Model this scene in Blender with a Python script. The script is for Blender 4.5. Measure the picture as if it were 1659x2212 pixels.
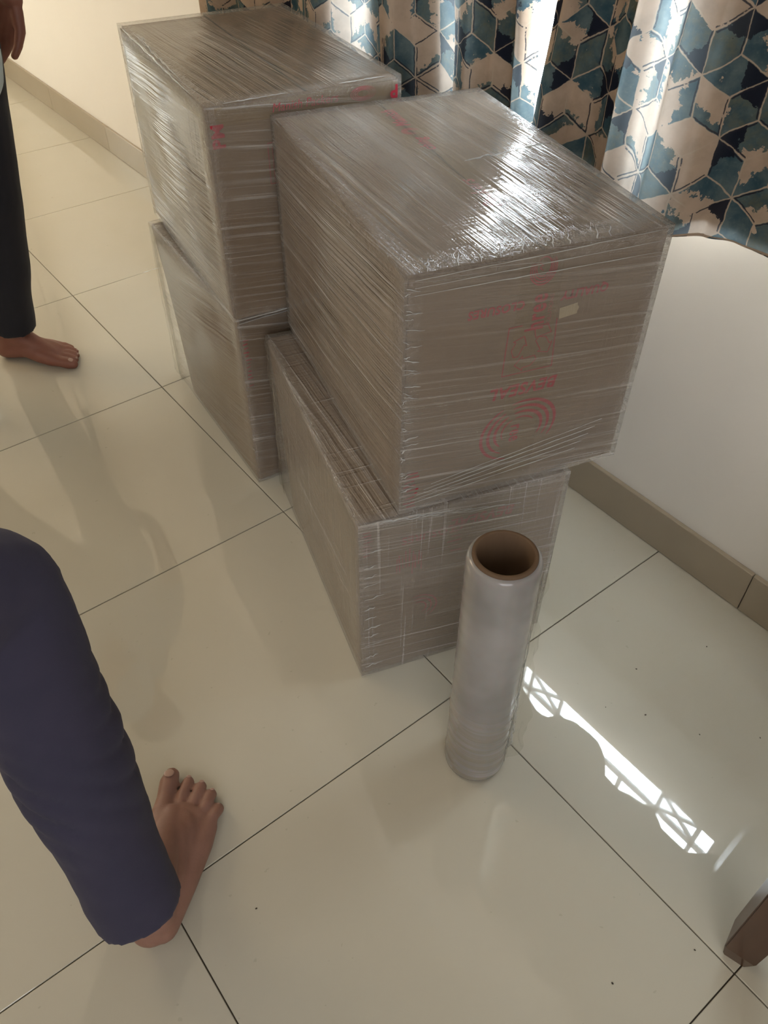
import bpy, bmesh, math, random
from math import pi, sin, cos, sqrt, radians, atan2
from mathutils import Vector, Matrix, noise

for o in list(bpy.data.objects): bpy.data.objects.remove(o)
S = bpy.context.scene
C = S.collection

# ------------------------------------------------------------------ camera
CAM = Vector((-0.6305, -0.5737, 1.2983)); YAW, PITCH, ROLL, FPX = 0.90537, 0.77985, 0.00725, 1754.6
d = Vector((cos(YAW)*cos(PITCH), sin(YAW)*cos(PITCH), -sin(PITCH)))
r = d.cross(Vector((0, 0, 1))).normalized(); u = r.cross(d)
r2 = r*cos(ROLL)+u*sin(ROLL); u2 = -r*sin(ROLL)+u*cos(ROLL)
cd = bpy.data.cameras.new('camera'); cam = bpy.data.objects.new('camera', cd); C.objects.link(cam)
cam.matrix_world = Matrix(((r2.x, u2.x, -d.x, CAM.x), (r2.y, u2.y, -d.y, CAM.y), (r2.z, u2.z, -d.z, CAM.z), (0, 0, 0, 1)))
cd.sensor_fit = 'HORIZONTAL'; cd.sensor_width = 36; cd.lens = FPX*36/1659; cd.clip_start = 0.02
S.camera = cam

# ------------------------------------------------------------------ world, lights, exposure
W = bpy.data.worlds.new('daylight'); S.world = W; W.use_nodes = True
bg = W.node_tree.nodes['Background']; bg.inputs[0].default_value = (0.86, 0.94, 1.0, 1); bg.inputs[1].default_value = 30.0
def area(name, loc, aim, sx, sy, power, col, portal=False):
    l = bpy.data.lights.new(name, 'AREA'); l.shape = 'RECTANGLE'; l.size = sx; l.size_y = sy; l.energy = power; l.color = col
    o = bpy.data.objects.new(name, l); C.objects.link(o); o.location = loc
    o.rotation_euler = (Vector(aim)-Vector(loc)).to_track_quat('-Z', 'Y').to_euler()
    if portal: l.cycles.is_portal = True
    return o
area('balcony_daylight', (-1.7, -2.2, 1.5), (-0.6, 0.6, 0.0), 1.6, 1.9, 20, (0.97, 0.99, 1.0))
area('hall_daylight', (-2.6, 0.8, 1.7), (0.2, 1.2, 0.2), 1.2, 1.6, 5, (1.0, 0.93, 0.82))
area('hall_lamp_light', (-1.5, 3.5, 2.5), (0.5, 2.6, 0.3), 1.4, 1.4, 27, (1.0, 0.79, 0.50))
area('window_portal', (0.74, 0.607, 1.43), (-1, 0.607, 1.43), 2.02, 1.34, 1, (1, 1, 1), True)
S.view_settings.view_transform = 'Standard'; S.view_settings.look = 'None'
S.view_settings.gamma = 1; S.view_settings.exposure = 0.62; S.view_settings.use_curve_mapping = False

# ------------------------------------------------------------------ node helpers
class X:
    """scalar socket with arithmetic"""
    def __init__(s, g, v): s.g = g; s.v = v
    def op(s, o, *a, clamp=False):
        n = s.g.nt.nodes.new('ShaderNodeMath'); n.operation = o; n.use_clamp = clamp
        for i, q in enumerate((s,)+a):
            q = q.v if isinstance(q, X) else q
            if isinstance(q, (int, float)): n.inputs[i].default_value = q
            else: s.g.nt.links.new(q, n.inputs[i])
        return X(s.g, n.outputs[0])
    def __add__(s, o): return s.op('ADD', o)
    def __radd__(s, o): return s.op('ADD', o)
    def __sub__(s, o): return s.op('SUBTRACT', o)
    def __rsub__(s, o): return (s*-1)+o
    def __mul__(s, o): return s.op('MULTIPLY', o)
    def __rmul__(s, o): return s.op('MULTIPLY', o)
    def __truediv__(s, o): return s.op('DIVIDE', o)
    def lt(s, o): return s.op('LESS_THAN', o)
    def gt(s, o): return s.op('GREATER_THAN', o)
    def floor(s): return s.op('FLOOR')
    def abs(s): return s.op('ABSOLUTE')
    def min(s, o): return s.op('MINIMUM', o)
    def max(s, o): return s.op('MAXIMUM', o)
    def sat(s): return s.op('ADD', 0.0, clamp=True)
    def pow(s, o): return s.op('POWER', o)
    def step(s, a, b):
        n = s.g.nt.nodes.new('ShaderNodeMapRange'); n.interpolation_type = 'SMOOTHSTEP'
        s.g.nt.links.new(s.v, n.inputs[0]); n.inputs[1].default_value = a; n.inputs[2].default_value = b
        return X(s.g, n.outputs[0])
class G:
    def __init__(g, name):
        g.m = bpy.data.materials.new(name); g.m.use_nodes = True; g.nt = g.m.node_tree; g.nt.nodes.clear()
        g.out = g.nt.nodes.new('ShaderNodeOutputMaterial')
    def new(g, t, **k):
        n = g.nt.nodes.new(t)
        for a, b in k.items(): setattr(n, a, b)
        return n
    def put(g, sock, v):
        v = v.v if isinstance(v, X) else v
        if hasattr(v, 'is_output'): g.nt.links.new(v, sock)
        elif isinstance(v, (tuple, list)): sock.default_value = tuple(v)+((1,) if len(v) == 3 and sock.type == 'RGBA' else ())
        else: sock.default_value = v
    def coord(g, which='Object'):
        return g.new('ShaderNodeTexCoord').outputs[which]
    def sep(g, v):
        n = g.new('ShaderNodeSeparateXYZ'); g.put(n.inputs[0], v); return [X(g, q) for q in n.outputs]
    def vec(g, x, y, z=0.0):
        n = g.new('ShaderNodeCombineXYZ')
        for i, q in enumerate((x, y, z)): g.put(n.inputs[i], q)
        return n.outputs[0]
    def noise(g, v, scale, detail=3, rough=.55, dist=0.0, col=False):
        n = g.new('ShaderNodeTexNoise'); g.put(n.inputs['Vector'], v); n.inputs['Scale'].default_value = scale
        n.inputs['Detail'].default_value = detail; n.inputs['Roughness'].default_value = rough; n.inputs['Distortion'].default_value = dist
        return n.outputs['Color'] if col else X(g, n.outputs['Fac'])
    def white(g, v):
        n = g.new('ShaderNodeTexWhiteNoise', noise_dimensions='3D'); g.put(n.inputs['Vector'], v)
        return X(g, n.outputs['Value'])
    def mix(g, f, a, b):
        n = g.new('ShaderNodeMix', data_type='RGBA'); g.put(n.inputs[0], f); g.put(n.inputs[6], a); g.put(n.inputs[7], b)
        return n.outputs[2]
    def bump(g, h, strength, dist=0.001, normal=None):
        n = g.new('ShaderNodeBump'); g.put(n.inputs['Height'], h); n.inputs['Strength'].default_value = strength
        n.inputs['Distance'].default_value = dist
        if normal is not None: g.put(n.inputs['Normal'], normal)
        return n.outputs[0]
    def bsdf(g, **k):
        n = g.new('ShaderNodeBsdfPrincipled')
        for a, b in k.items(): g.put(n.inputs[a.replace('_', ' ')], b)
        return n.outputs[0]
    def mixs(g, f, a, b):
        n = g.new('ShaderNodeMixShader'); g.put(n.inputs[0], f); g.put(n.inputs[1], a); g.put(n.inputs[2], b); return n.outputs[0]
    def fresnel(g, ior, normal=None):
        """thin sheet: the same reflectance from both sides"""
        bf = X(g, g.new('ShaderNodeNewGeometry').outputs['Backfacing'])
        n = g.new('ShaderNodeFresnel'); g.put(n.inputs[0], bf*(1/ior-ior)+ior)
        if normal is not None: g.put(n.inputs['Normal'], normal)
        return X(g, n.outputs[0])
    def done(g, s):
        g.nt.links.new(s, g.out.inputs[0]); return g.m

def plain(name, col, rough=.5, **k):
    g = G(name); c = g.coord('Object')
    f = g.noise(c, 9, 3)
    v = g.mix((f-0.35).op('MULTIPLY', 1.6, clamp=True), tuple(x*.93 for x in col), tuple(min(1, x*1.06) for x in col))
    return g.done(g.bsdf(Base_Color=v, Roughness=rough, **k))

def mat_tile():
    g = G('glazed_cream_tile'); c = g.coord('Object')
    geo = g.new('ShaderNodeNewGeometry').outputs['Position']
    f = g.noise(geo, 3.2, 4, .6); f2 = g.noise(geo, 60, 2)
    col = g.mix(f, (0.497, 0.465, 0.382), (0.542, 0.508, 0.425))
    col = g.mix((f2.gt(0.735))*0.35, col, (0.36, 0.32, 0.25))
    sm = g.noise(geo, 7, 3).step(.45, .75)
    b = g.bump(g.noise(geo, 4, 1), .008, .02)
    return g.done(g.bsdf(Base_Color=col, Roughness=sm*0.035+0.018, IOR=1.62, Normal=b))
def mat_wall():
    g = G('cream_wall_paint'); geo = g.new('ShaderNodeNewGeometry').outputs['Position']
    f = g.noise(geo, 2.5, 4); s = g.noise(geo, 7, 4, .7).step(.66, .8)
    col = g.mix(f, (0.79, 0.745, 0.69), (0.83, 0.79, 0.735)); col = g.mix(s*0.10, col, (0.45, 0.38, 0.30))
    return g.done(g.bsdf(Base_Color=col, Roughness=.6, Normal=g.bump(g.noise(geo, 90, 3), .12, .002)))
def mat_skirt():
    g = G('skirting_tile'); geo = g.new('ShaderNodeNewGeometry').outputs['Position']
    col = g.mix(g.noise(geo, 4, 3), (0.33, 0.275, 0.205), (0.38, 0.32, 0.24))
    return g.done(g.bsdf(Base_Color=col, Roughness=.16))
def mat_card():
    g = G('brown_cardboard'); c = g.coord('Object'); x, y, z = g.sep(c)
    fib = g.noise(g.vec(x*3, y*3, z*40), 6, 4, .7); big = g.noise(c, 5, 4, .6)
    col = g.mix(fib, (0.165, 0.110, 0.068), (0.235, 0.165, 0.105)); col = g.mix(big.step(.45, .8)*0.5, col, (0.11, 0.072, 0.05))
    return g.done(g.bsdf(Base_Color=col, Roughness=.75, Normal=g.bump(fib, .2, .001)))
def mat_film(name, seed, haze=.22, slant=.12, cross=.25, strong=1.0):
    """clear stretch film: see-through, with milky pulled streaks, taut smooth bubbles and crinkled edges"""
    g = G(name); uv = g.new('ShaderNodeUVMap', uv_map='metres').outputs[0]; u, v, w = g.sep(uv)
    e = g.sep(g.new('ShaderNodeUVMap', uv_map='unit').outputs[0])
    edge = (e[0].min(1-e[0])).min(e[1].min(1-e[1]))                     # 0 at the face's rim
    near = 1-edge.step(.0, .09)
    vs = v+u*slant
    warp = g.noise(g.vec(u*3, vs*6, seed), 1.5, 2)*0.009
    st1 = g.noise(g.vec(u*.9, (vs+warp)*95, seed), 1.0, 3, .65)
    st2 = g.noise(g.vec(u*3.2, (vs+warp)*270, seed+3), 1.0, 2, .6)
    cr = g.noise(g.vec((u+warp*.3)*150, v*3, seed+7), 1.0, 2, .6)         # cross streaks
    patch = g.noise(g.vec(u*1.3, vs*2.4, seed+11), 2.2, 2).step(.36, .60) # 0 = taut clear bubble, 1 = streaked
    crk = g.noise(g.vec(u, v, seed), 75, 3, .7, 1.5)
    lay = g.noise(g.vec(u*.8, vs*7, seed+17), 1, 1)
    hz = (st1.step(.52, .68)*0.36+st2.step(.56, .70)*0.26)*(patch*0.8+0.2)+cr.step(.58, .72)*cross*0.4+lay.step(.4, .7)*0.10+near*0.10+haze*0.30
    hz = (hz*(0.6+0.4*strong)).sat()
    h = st1*(patch*1.3+0.25)+st2*(patch*.5+.1)+cr*cross+crk*(near*1.6+0.04)
    nb = g.bump(h, .9*strong, .0045)
    milk = g.new('ShaderNodeBsdfDiffuse'); g.put(milk.inputs[0], (0.60, 0.55, 0.51)); g.put(milk.inputs['Normal'], nb)
    clear = g.new('ShaderNodeBsdfTransparent'); g.put(clear.inputs[0], (0.97, 0.965, 0.95))
    gl = g.new('ShaderNodeBsdfAnisotropic' if False else 'ShaderNodeBsdfGlossy'); g.put(gl.inputs['Roughness'], .16); g.put(gl.inputs['Normal'], nb); g.put(gl.inputs[0], (1, 1, 1))
    fr = g.fresnel(1.62, nb)
    gl2 = g.new('ShaderNodeBsdfGlossy'); g.put(gl2.inputs['Roughness'], .05); g.put(gl2.inputs['Normal'], nb)
    body = g.mixs(hz, clear.outputs[0], milk.outputs[0])
    return g.done(g.mixs((fr*.9).sat(), body, g.mixs(.35, gl.outputs[0], gl2.outputs[0])))
def mat_loose():
    g = G('loose_clear_film'); uv = g.new('ShaderNodeTexCoord').outputs['Object']; x, y, z = g.sep(uv)
    n = g.noise(g.vec(x*30, y*30, z*7), 1.4, 3, .7, .8)
    nb = g.bump(n, .8, .006)
    gl = g.new('ShaderNodeBsdfGlossy'); g.put(gl.inputs['Roughness'], .08); g.put(gl.inputs['Normal'], nb)
    milk = g.new('ShaderNodeBsdfDiffuse'); g.put(milk.inputs[0], (0.62, 0.58, 0.52))
    clear = g.new('ShaderNodeBsdfTransparent'); g.put(clear.inputs[0], (0.95, 0.94, 0.91))
    fr = g.fresnel(1.4, nb)
    b = g.mixs(n.step(.5, .8)*0.3+0.04, clear.outputs[0], milk.outputs[0])
    return g.done(g.mixs(fr, b, gl.outputs[0]))
def mat_curtain():
    g = G('printed_cube_curtain_fabric'); uv = g.new('ShaderNodeUVMap', uv_map='metres').outputs[0]; u, v, _ = g.sep(uv)
    s = 1/.096
    wn = g.noise(g.vec(u, v, 0), 38, 3, .6, col=True); wx, wy, wz = g.sep(wn)
    px = u*s+(wx-.5)*.07; py = v*s+(wy-.5)*.07
    R = 1.7320508
    def md(a, m): return a-(a/m).floor()*m
    ax = md(px, 1.0)-.5; ay = md(py, R)-R/2
    bx = md(px-.5, 1.0)-.5; by = md(py-R/2, R)-R/2
    sel = (ax*ax+ay*ay).lt(bx*bx+by*by)
    gx = bx+(ax-bx)*sel; gy = by+(ay-by)*sel
    ix = ((px-gx)*2+.5).floor(); iy = ((py-gy)/R*2+.5).floor()
    ang = gy.op('ARCTAN2', gx); k = ((ang+pi/2)/(2*pi/3)).floor()
    k = k-(k.gt(2.5))*3; k = k+(k.lt(-.5))*3                    # 0 right, 1 top, 2 left rhombus
    c0 = (k*2.0944)-pi/6; cc = c0.op('COSINE'); ss = c0.op('SINE')
    qx = gx*cc+gy*ss; qy = gy*cc-gx*ss                           # along / across the rhombus axis
    h1 = g.white(g.vec(ix*.731, iy*1.37, k*2.11+.5)); h2 = g.white(g.vec(ix*1.91, iy*.77, k*1.3+9.1)); h3 = g.white(g.vec(ix*.33+4, iy*2.7, k*3.7+2.2))
    # distances to the four rims: inner pair meets at the hexagon centre, outer pair at the far corner
    q = qy.abs(); din = qx*.8660-q*.5; dout = (0.57735-qx)*.8660-q*.5; de = din.min(dout)
    n1 = g.noise(g.vec(px, py, 1.0), 5.0, 4, .65); n2 = g.noise(g.vec(px, py, 7.0), 2.3, 4, .6); n3 = g.noise(g.vec(px, py, 3.0), 14, 3)
    side = (h2.gt(.5))*2-1
    lo = qx*1.5+qy*side*.6-.40+(n1-.5)*1.2+(h3-.5)*.85           # watercolour blob entering from one end
    blob = lo.step(-.015, .02)
    full = h1.gt(.86)*(n2.step(.32, .36))
    black = (h3.gt(.52))*((qy*side-.13+(n1-.5)*.40).step(0, .012))*((qx-.10+(n3-.5)*.2).step(0, .02))
    ink = (blob*(h1.gt(.12))).max(full)*de.step(.004, .018)
    tone = g.mix(n2.step(.3, .7), (0.030, 0.066, 0.088), (0.10, 0.135, 0.14))
    tone = g.mix((h2.gt(.55))*n1.step(.3, .8), tone, (0.11, 0.115, 0.085))
    tone = g.mix(n3.step(.55, .8)*.35, tone, (0.17, 0.20, 0.20))
    cream = g.mix(n2.step(.35, .75), (0.43, 0.32, 0.24), (0.34, 0.255, 0.19))
    cream = g.mix(n3.step(.62, .8)*.25, cream, (0.28, 0.24, 0.21))
    col = g.mix(ink, cream, tone)
    col = g.mix(black*de.step(.0, .01)*.97, col, (0.012, 0.014, 0.024))
    line = 1-de.step(.008, .016); dk = 1-((de-.03).abs()).step(.006, .013+.004)
    col = g.mix(line*.35*n2.step(.4, .6), col, (0.44, 0.37, 0.28))
    col = g.mix(dk*(h2.gt(.30))*(qy*side).gt(0)*n1.step(.36, .42)*.95, col, (0.02, 0.02, 0.03))
    weave = g.noise(g.vec(u*900, v*900, 0), 1, 2)
    nb = g.bump(weave, .15, .0005)
    df = g.new('ShaderNodeBsdfDiffuse'); g.put(df.inputs[0], col); g.put(df.inputs['Normal'], nb)
    tr = g.new('ShaderNodeBsdfTranslucent')
    tc = g.mix(0.30, col, (0.45, 0.50, 0.52)); g.put(tr.inputs[0], tc)
    return g.done(g.mixs(.135, df.outputs[0], tr.outputs[0]))
def mat_wood(name, a, b, rough=.35):
    g = G(name); c = g.coord('Object'); x, y, z = g.sep(c)
    f = g.noise(g.vec(x*14, y*14, z*1.6), 3.5, 4, .6, .6)
    return g.done(g.bsdf(Base_Color=g.mix(f, a, b), Roughness=rough, Normal=g.bump(f, .15, .001)))
def mat_skin(name, a, b):
    g = G(name); c = g.coord('Object'); f = g.noise(c, 26, 4, .6); f2 = g.noise(c, 240, 3)
    col = g.mix(f, a, b)
    return g.done(g.bsdf(Base_Color=col, Roughness=.5, Subsurface_Weight=.08, Subsurface_Scale=.01, Normal=g.bump(f2, .25, .0008)))
def mat_cloth(name, a, b, sc=700):
    g = G(name); c = g.coord('Object'); f = g.noise(c, 12, 3); w = g.noise(c, sc, 2)
    return g.done(g.bsdf(Base_Color=g.mix(f, a, b), Roughness=.9, Sheen_Weight=.04, Normal=g.bump(w, .35, .0006)))
def mat_rollfilm():
    g = G('wound_stretch_film'); c = g.coord('Object'); x, y, z = g.sep(c)
    a = y.op('ARCTAN2', x)
    rings = g.noise(g.vec(x*2, y*2, z*70+a*.5), 1, 3, .6); soft = g.noise(g.vec(x*6, y*6, z*5), 1.2, 3)
    low = 1-z.step(.10, .24)
    col = g.mix(soft.step(.3, .7), (0.25, 0.238, 0.24), (0.36, 0.345, 0.35))
    col = g.mix(low*rings.step(.38, .62)*.85, col, (0.25, 0.22, 0.18))
    gr = g.new('ShaderNodeTexNoise'); nb = g.bump(rings*(low*1.2+.12), .5, .003)
    return g.done(g.bsdf(Base_Color=col, Roughness=.22, Coat_Weight=.5, Coat_Roughness=.08, Subsurface_Weight=.25, Subsurface_Scale=.02, Normal=nb))
def mat_print(name, col, keep=.8):
    g = G(name); geo = g.coord('Object'); n = g.noise(geo, 260, 3, .7); n2 = g.noise(geo, 40, 2)
    c = g.mix((n.step(.55, .7)*.25), col, (0.27, 0.17, 0.12))
    return g.done(g.bsdf(Base_Color=c, Roughness=.6))
def mat_tape():
    g = G('clear_packing_tape'); geo = g.coord('Object')
    t = g.new('ShaderNodeBsdfTransparent'); g.put(t.inputs[0], (0.97, 0.93, 0.85))
    b = g.bsdf(Base_Color=(0.46, 0.38, 0.25), Roughness=.2)
    return g.done(g.mixs(.12, t.outputs[0], b))
def mat_glass():
    g = G('window_glass'); t = g.new('ShaderNodeBsdfTransparent'); g.put(t.inputs[0], (0.96, 0.98, 0.98))
    gl = g.new('ShaderNodeBsdfGlossy'); g.put(gl.inputs['Roughness'], .02)
    geo = g.new('ShaderNodeNewGeometry').outputs['Position']
    spots = g.noise(geo, 160, 2, .6).gt(.70)
    dirt = g.new('ShaderNodeBsdfDiffuse'); g.put(dirt.inputs[0], (0.5, 0.5, 0.5))
    fr = g.fresnel(1.2)
    return g.done(g.mixs(fr, g.mixs(spots*.55, t.outputs[0], dirt.outputs[0]), gl.outputs[0]))

def mat_ridge():
    g = G('bunched_film_ridge'); t = g.new('ShaderNodeBsdfTransparent'); g.put(t.inputs[0], (0.95, 0.95, 0.93))
    return g.done(g.mixs(.55, t.outputs[0], g.bsdf(Base_Color=(.72, .72, .72), Roughness=.12, IOR=1.7, Coat_Weight=1.0, Coat_Roughness=.03)))
def mat_sheer():
    g = G('frosted_door_glass'); t = g.new('ShaderNodeBsdfTransparent'); g.put(t.inputs[0], (0.42, 0.40, 0.36))
    return g.done(g.mixs(.25, t.outputs[0], g.bsdf(Base_Color=(.6, .6, .58), Roughness=.3)))
M = dict(tile=mat_tile(), wall=mat_wall(), skirt=mat_skirt(), grout=plain('dark_grout', (0.10, 0.085, 0.065), .9),
         card=mat_card(), film_a=mat_film('stretch_film_over_upper_near_box', 1.0, .50, .10, .12, 1.25),
         film_b=mat_film('stretch_film_over_lower_near_box', 21.0, .70, .10, .9, 1.0),
         film_c=mat_film('stretch_film_over_upper_far_box', 43.0, .16, .10, .10, .9),
         film_d=mat_film('stretch_film_over_lower_far_box', 61.0, .20, .2, .12, .9),
         loose=mat_loose(), curtain=mat_curtain(), light_blocker=plain('light_blocker_cloth', (0.30, 0.26, 0.22), .9),
         chair=mat_wood('dark_brown_wood', (0.045, 0.020, 0.011), (0.085, 0.040, 0.022), .28),
         core=mat_wood('brown_cardboard_core', (0.115, 0.068, 0.038), (0.16, 0.10, 0.058), .85), rollfilm=mat_rollfilm(),
         red=mat_print('red_print', (0.36, 0.012, 0.03)), faint=mat_print('faded_red_print', (0.33, 0.07, 0.075)),
         tape=mat_tape(), slot=plain('pale_tape_patch', (0.46, 0.38, 0.25), .4),
         skin_n=mat_skin('skin_near', (0.20, 0.10, 0.07), (0.33, 0.175, 0.135)), skin_f=mat_skin('skin_far', (0.20, 0.075, 0.05), (0.27, 0.11, 0.075)),
         nail=plain('toenail', (0.42, 0.27, 0.22), .3), navy=mat_cloth('navy_cloth', (0.026, 0.025, 0.052), (0.042, 0.037, 0.072)),
         black=mat_cloth('black_cloth', (0.010, 0.011, 0.018), (0.016, 0.017, 0.026)), shirt=mat_cloth('pale_blue_cloth', (0.42, 0.50, 0.54), (0.52, 0.60, 0.63)),
         hair=plain('black_hair', (0.012, 0.010, 0.009), .5), dark=mat_cloth('charcoal_cloth', (0.02, 0.02, 0.03), (0.03, 0.03, 0.045)),
         white=plain('white_window_paint', (0.72, 0.74, 0.76), .35), steel=plain('painted_grille', (0.50, 0.52, 0.56), .4), glass=mat_glass(), sheer=mat_sheer(), ridge=mat_ridge(),
         eye=plain('eye_white', (0.8, 0.78, 0.74), .2), crumb=plain('dark_crumb', (0.05, 0.04, 0.03), .8), conc=plain('exterior_plaster', (0.55, 0.54, 0.5), .8))

# ------------------------------------------------------------------ mesh helpers
def obj(name, bm, m, parent=None, smooth=False):
    me = bpy.data.meshes.new(name); bm.normal_update(); bm.to_mesh(me); bm.free()
    if m: me.materials.append(m)
    if smooth:
        for f in me.polygons: f.use_smooth = True
    o = bpy.data.objects.new(name, me); C.objects.link(o)
    if parent: o.parent = parent
    return o
def tag(o, label=None, cat=None, group=None, kind=None):
    for k, v in (('label', label), ('category', cat), ('group', group), ('kind', kind)):
        if v: o[k] = v
    return o
def empty(name, loc, rz=0):
    o = bpy.data.objects.new(name, None); C.objects.link(o); o.location = loc; o.rotation_euler = (0, 0, rz); o.empty_display_size = .1; return o
def box(bm, a, b, bev=0, seg=1):
    a, b = [Vector(q) for q in zip(*[(min(x, y), max(x, y)) for x, y in zip(a, b)])]
    t = bmesh.new(); bmesh.ops.create_cube(t, size=1)
    for v in t.verts: v.co = Vector([a[i]+(v.co[i]+.5)*(b[i]-a[i]) for i in range(3)])
    if bev: bmesh.ops.bevel(t, geom=t.edges[:], offset=bev, segments=seg, affect='EDGES')
    me = bpy.data.meshes.new('t'); t.to_mesh(me); t.free(); bm.from_mesh(me); bpy.data.meshes.remove(me)
def B(name, a, b, m, parent=None, bev=0, seg=1):
    bm = bmesh.new(); box(bm, a, b, bev, seg); return obj(name, bm, m, parent)
def lathe(bm, prof, n=64, caps=False):
    rings = [[bm.verts.new((rr*cos(2*pi*i/n), rr*sin(2*pi*i/n), z)) for i in range(n)] for rr, z in prof]
    for A, Bq in zip(rings, rings[1:]):
        for i in range(n): bm.faces.new((A[i], A[(i+1) % n], Bq[(i+1) % n], Bq[i]))
    if caps: bm.faces.new(rings[0][::-1]); bm.faces.new(rings[-1])
def tube(bm, pts, rad, n=8, flat=1.0, closed=False):
    pts = [Vector(p) for p in pts]; rings = []; N = len(pts)
    for i, p in enumerate(pts):
        t = (pts[(i+1) % N if closed else min(i+1, N-1)]-pts[(i-1) % N if closed else max(i-1, 0)]).normalized()
        a = t.cross(Vector((0, 0, 1)));
        if a.length < .05: a = t.cross(Vector((0, 1, 0)))
        a.normalize(); b = t.cross(a); rr = rad[i] if isinstance(rad, (list, tuple)) else rad
        rings.append([bm.verts.new(p+a*(cos(2*pi*k/n)*rr)+b*(sin(2*pi*k/n)*rr*flat)) for k in range(n)])
    for i in range(N if closed else N-1):
        A, Bq = rings[i], rings[(i+1) % N]
        for k in range(n): bm.faces.new((A[k], A[(k+1) % n], Bq[(k+1) % n], Bq[k]))
    if not closed: bm.faces.new(rings[0][::-1]); bm.faces.new(rings[-1])

# ------------------------------------------------------------------ room shell
WX = 0.588; Y0, Y1, X0, HC = -2.6, 4.7, -3.0, 2.75; T = 0.6
floor = B('floor', (X0-.15, Y0-.15, -.06), (WX+.20, Y1+.15, -.0035), M['grout']); tag(floor, 'cream glazed tile floor with thin dark joints', None, None, 'structure')
tcache = {}
def tile_mesh(w, h):
    k = (round(w, 3), round(h, 3))
    if k not in tcache:
        bm = bmesh.new(); box(bm, (0, 0, -.012), (w, h, 0), .0009)
        me = bpy.data.meshes.new('tile'); bm.to_mesh(me); bm.free(); me.materials.append(M['tile']); tcache[k] = me
    return tcache[k]
rng = random.Random(3)
for i in range(-5, 1):
    for j in range(-5, 8):
        x0, x1 = max(i*T, X0), min((i+1)*T, WX+.001); y0, y1 = max(j*T, Y0), min((j+1)*T, Y1)
        if x1-x0 < .02 or y1-y0 < .02: continue
        g_ = .0010; me = tile_mesh(x1-x0-2*g_, y1-y0-2*g_)
        o = bpy.data.objects.new('tile', me); C.objects.link(o); o.parent = floor; o.location = (x0+g_, y0+g_, -rng.random()*.0003)

WY0, WY1, WZ0, WZ1 = -.405, 1.62, 0.757, 2.1       # window opening in the right wall
bm = bmesh.new(); XO = WX+.17
box(bm, (WX, Y0, -.02), (XO, Y1, WZ0)); box(bm, (WX, Y0, WZ1), (XO, Y1, HC)); box(bm, (WX, Y0, WZ0), (XO, WY0, WZ1)); box(bm, (WX, WY1, WZ0), (XO, Y1, WZ1))
tag(obj('wall_right', bm, M['wall']), 'cream painted wall behind the curtains', None, None, 'structure')
bb = empty('baseboard_right', (WX, 0, 0)); tag(bb, 'tan tile skirting along the right wall', None, None, 'structure')
y = -2.6; bh = .102
skm = {}
while y < Y1-.02:
    y1 = min(y+T, Y1)
    k = round(y1-y, 3)
    if k not in skm:
        bm = bmesh.new(); box(bm, (-.011, .0008, 0.0005), (0, y1-y-.0008, bh), .0012); me = bpy.data.meshes.new('skirting_tile'); bm.to_mesh(me); bm.free(); me.materials.append(M['skirt']); skm[k] = me
    o = bpy.data.objects.new('skirting_tile', skm[k]); C.objects.link(o); o.parent = bb; o.location = (0, y, 0); y = y1
# far wall with a glazed doorway and a narrow open slot at the corner (seen only mirrored in the floor)
bm = bmesh.new(); YW = 4.3
for a, b in (((X0, -.02), (-1.0, HC)), ((-1.0, 2.1), (.05, HC)), ((.05, -.02), (.484, HC)), ((.494, -.02), (.546, HC)), ((.558, -.02), (WX, HC)), ((.484, 2.2), (.558, HC))):
    box(bm, (a[0], YW, a[1]), (b[0], YW+.1, b[1]))
tag(obj('wall_front', bm, M['wall']), 'cream wall at the far end of the room', None, None, 'structure')
bm = bmesh.new()
for a, b in (((-1.0, 0), (-.94, 2.1)), ((0, 0), (.05, 2.1)), ((-.94, 2.05), (0, 2.1)), ((-.49, 0), (-.44, 2.05))): box(bm, (a[0], YW+.02, a[1]), (b[0], YW+.07, b[1]), .004)
dr = tag(obj('door_1', bm, M['white']), 'white framed glazed door at the far end', None, None, 'structure')
B('pane', (-.94, YW+.04, .02), (0, YW+.045, 2.05), M['sheer'], dr)
B('pane', (.470, YW+.104, -.01), (.57, YW+.108, 2.21), M['sheer'], dr)
tag(B('wall_back', (X0, Y0-.1, -.02), (WX, Y0, HC), M['wall']), 'cream wall behind the camera', None, None, 'structure')
tag(B('wall_left', (X0-.1, Y0, -.02), (X0, Y1, HC), M['wall']), 'cream wall left of the room', None, None, 'structure')
tag(B('ceiling', (X0-.1, Y0-.1, HC), (XO, Y1+.1, HC+.1), M['wall']), 'white ceiling', None, None, 'structure')

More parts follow.
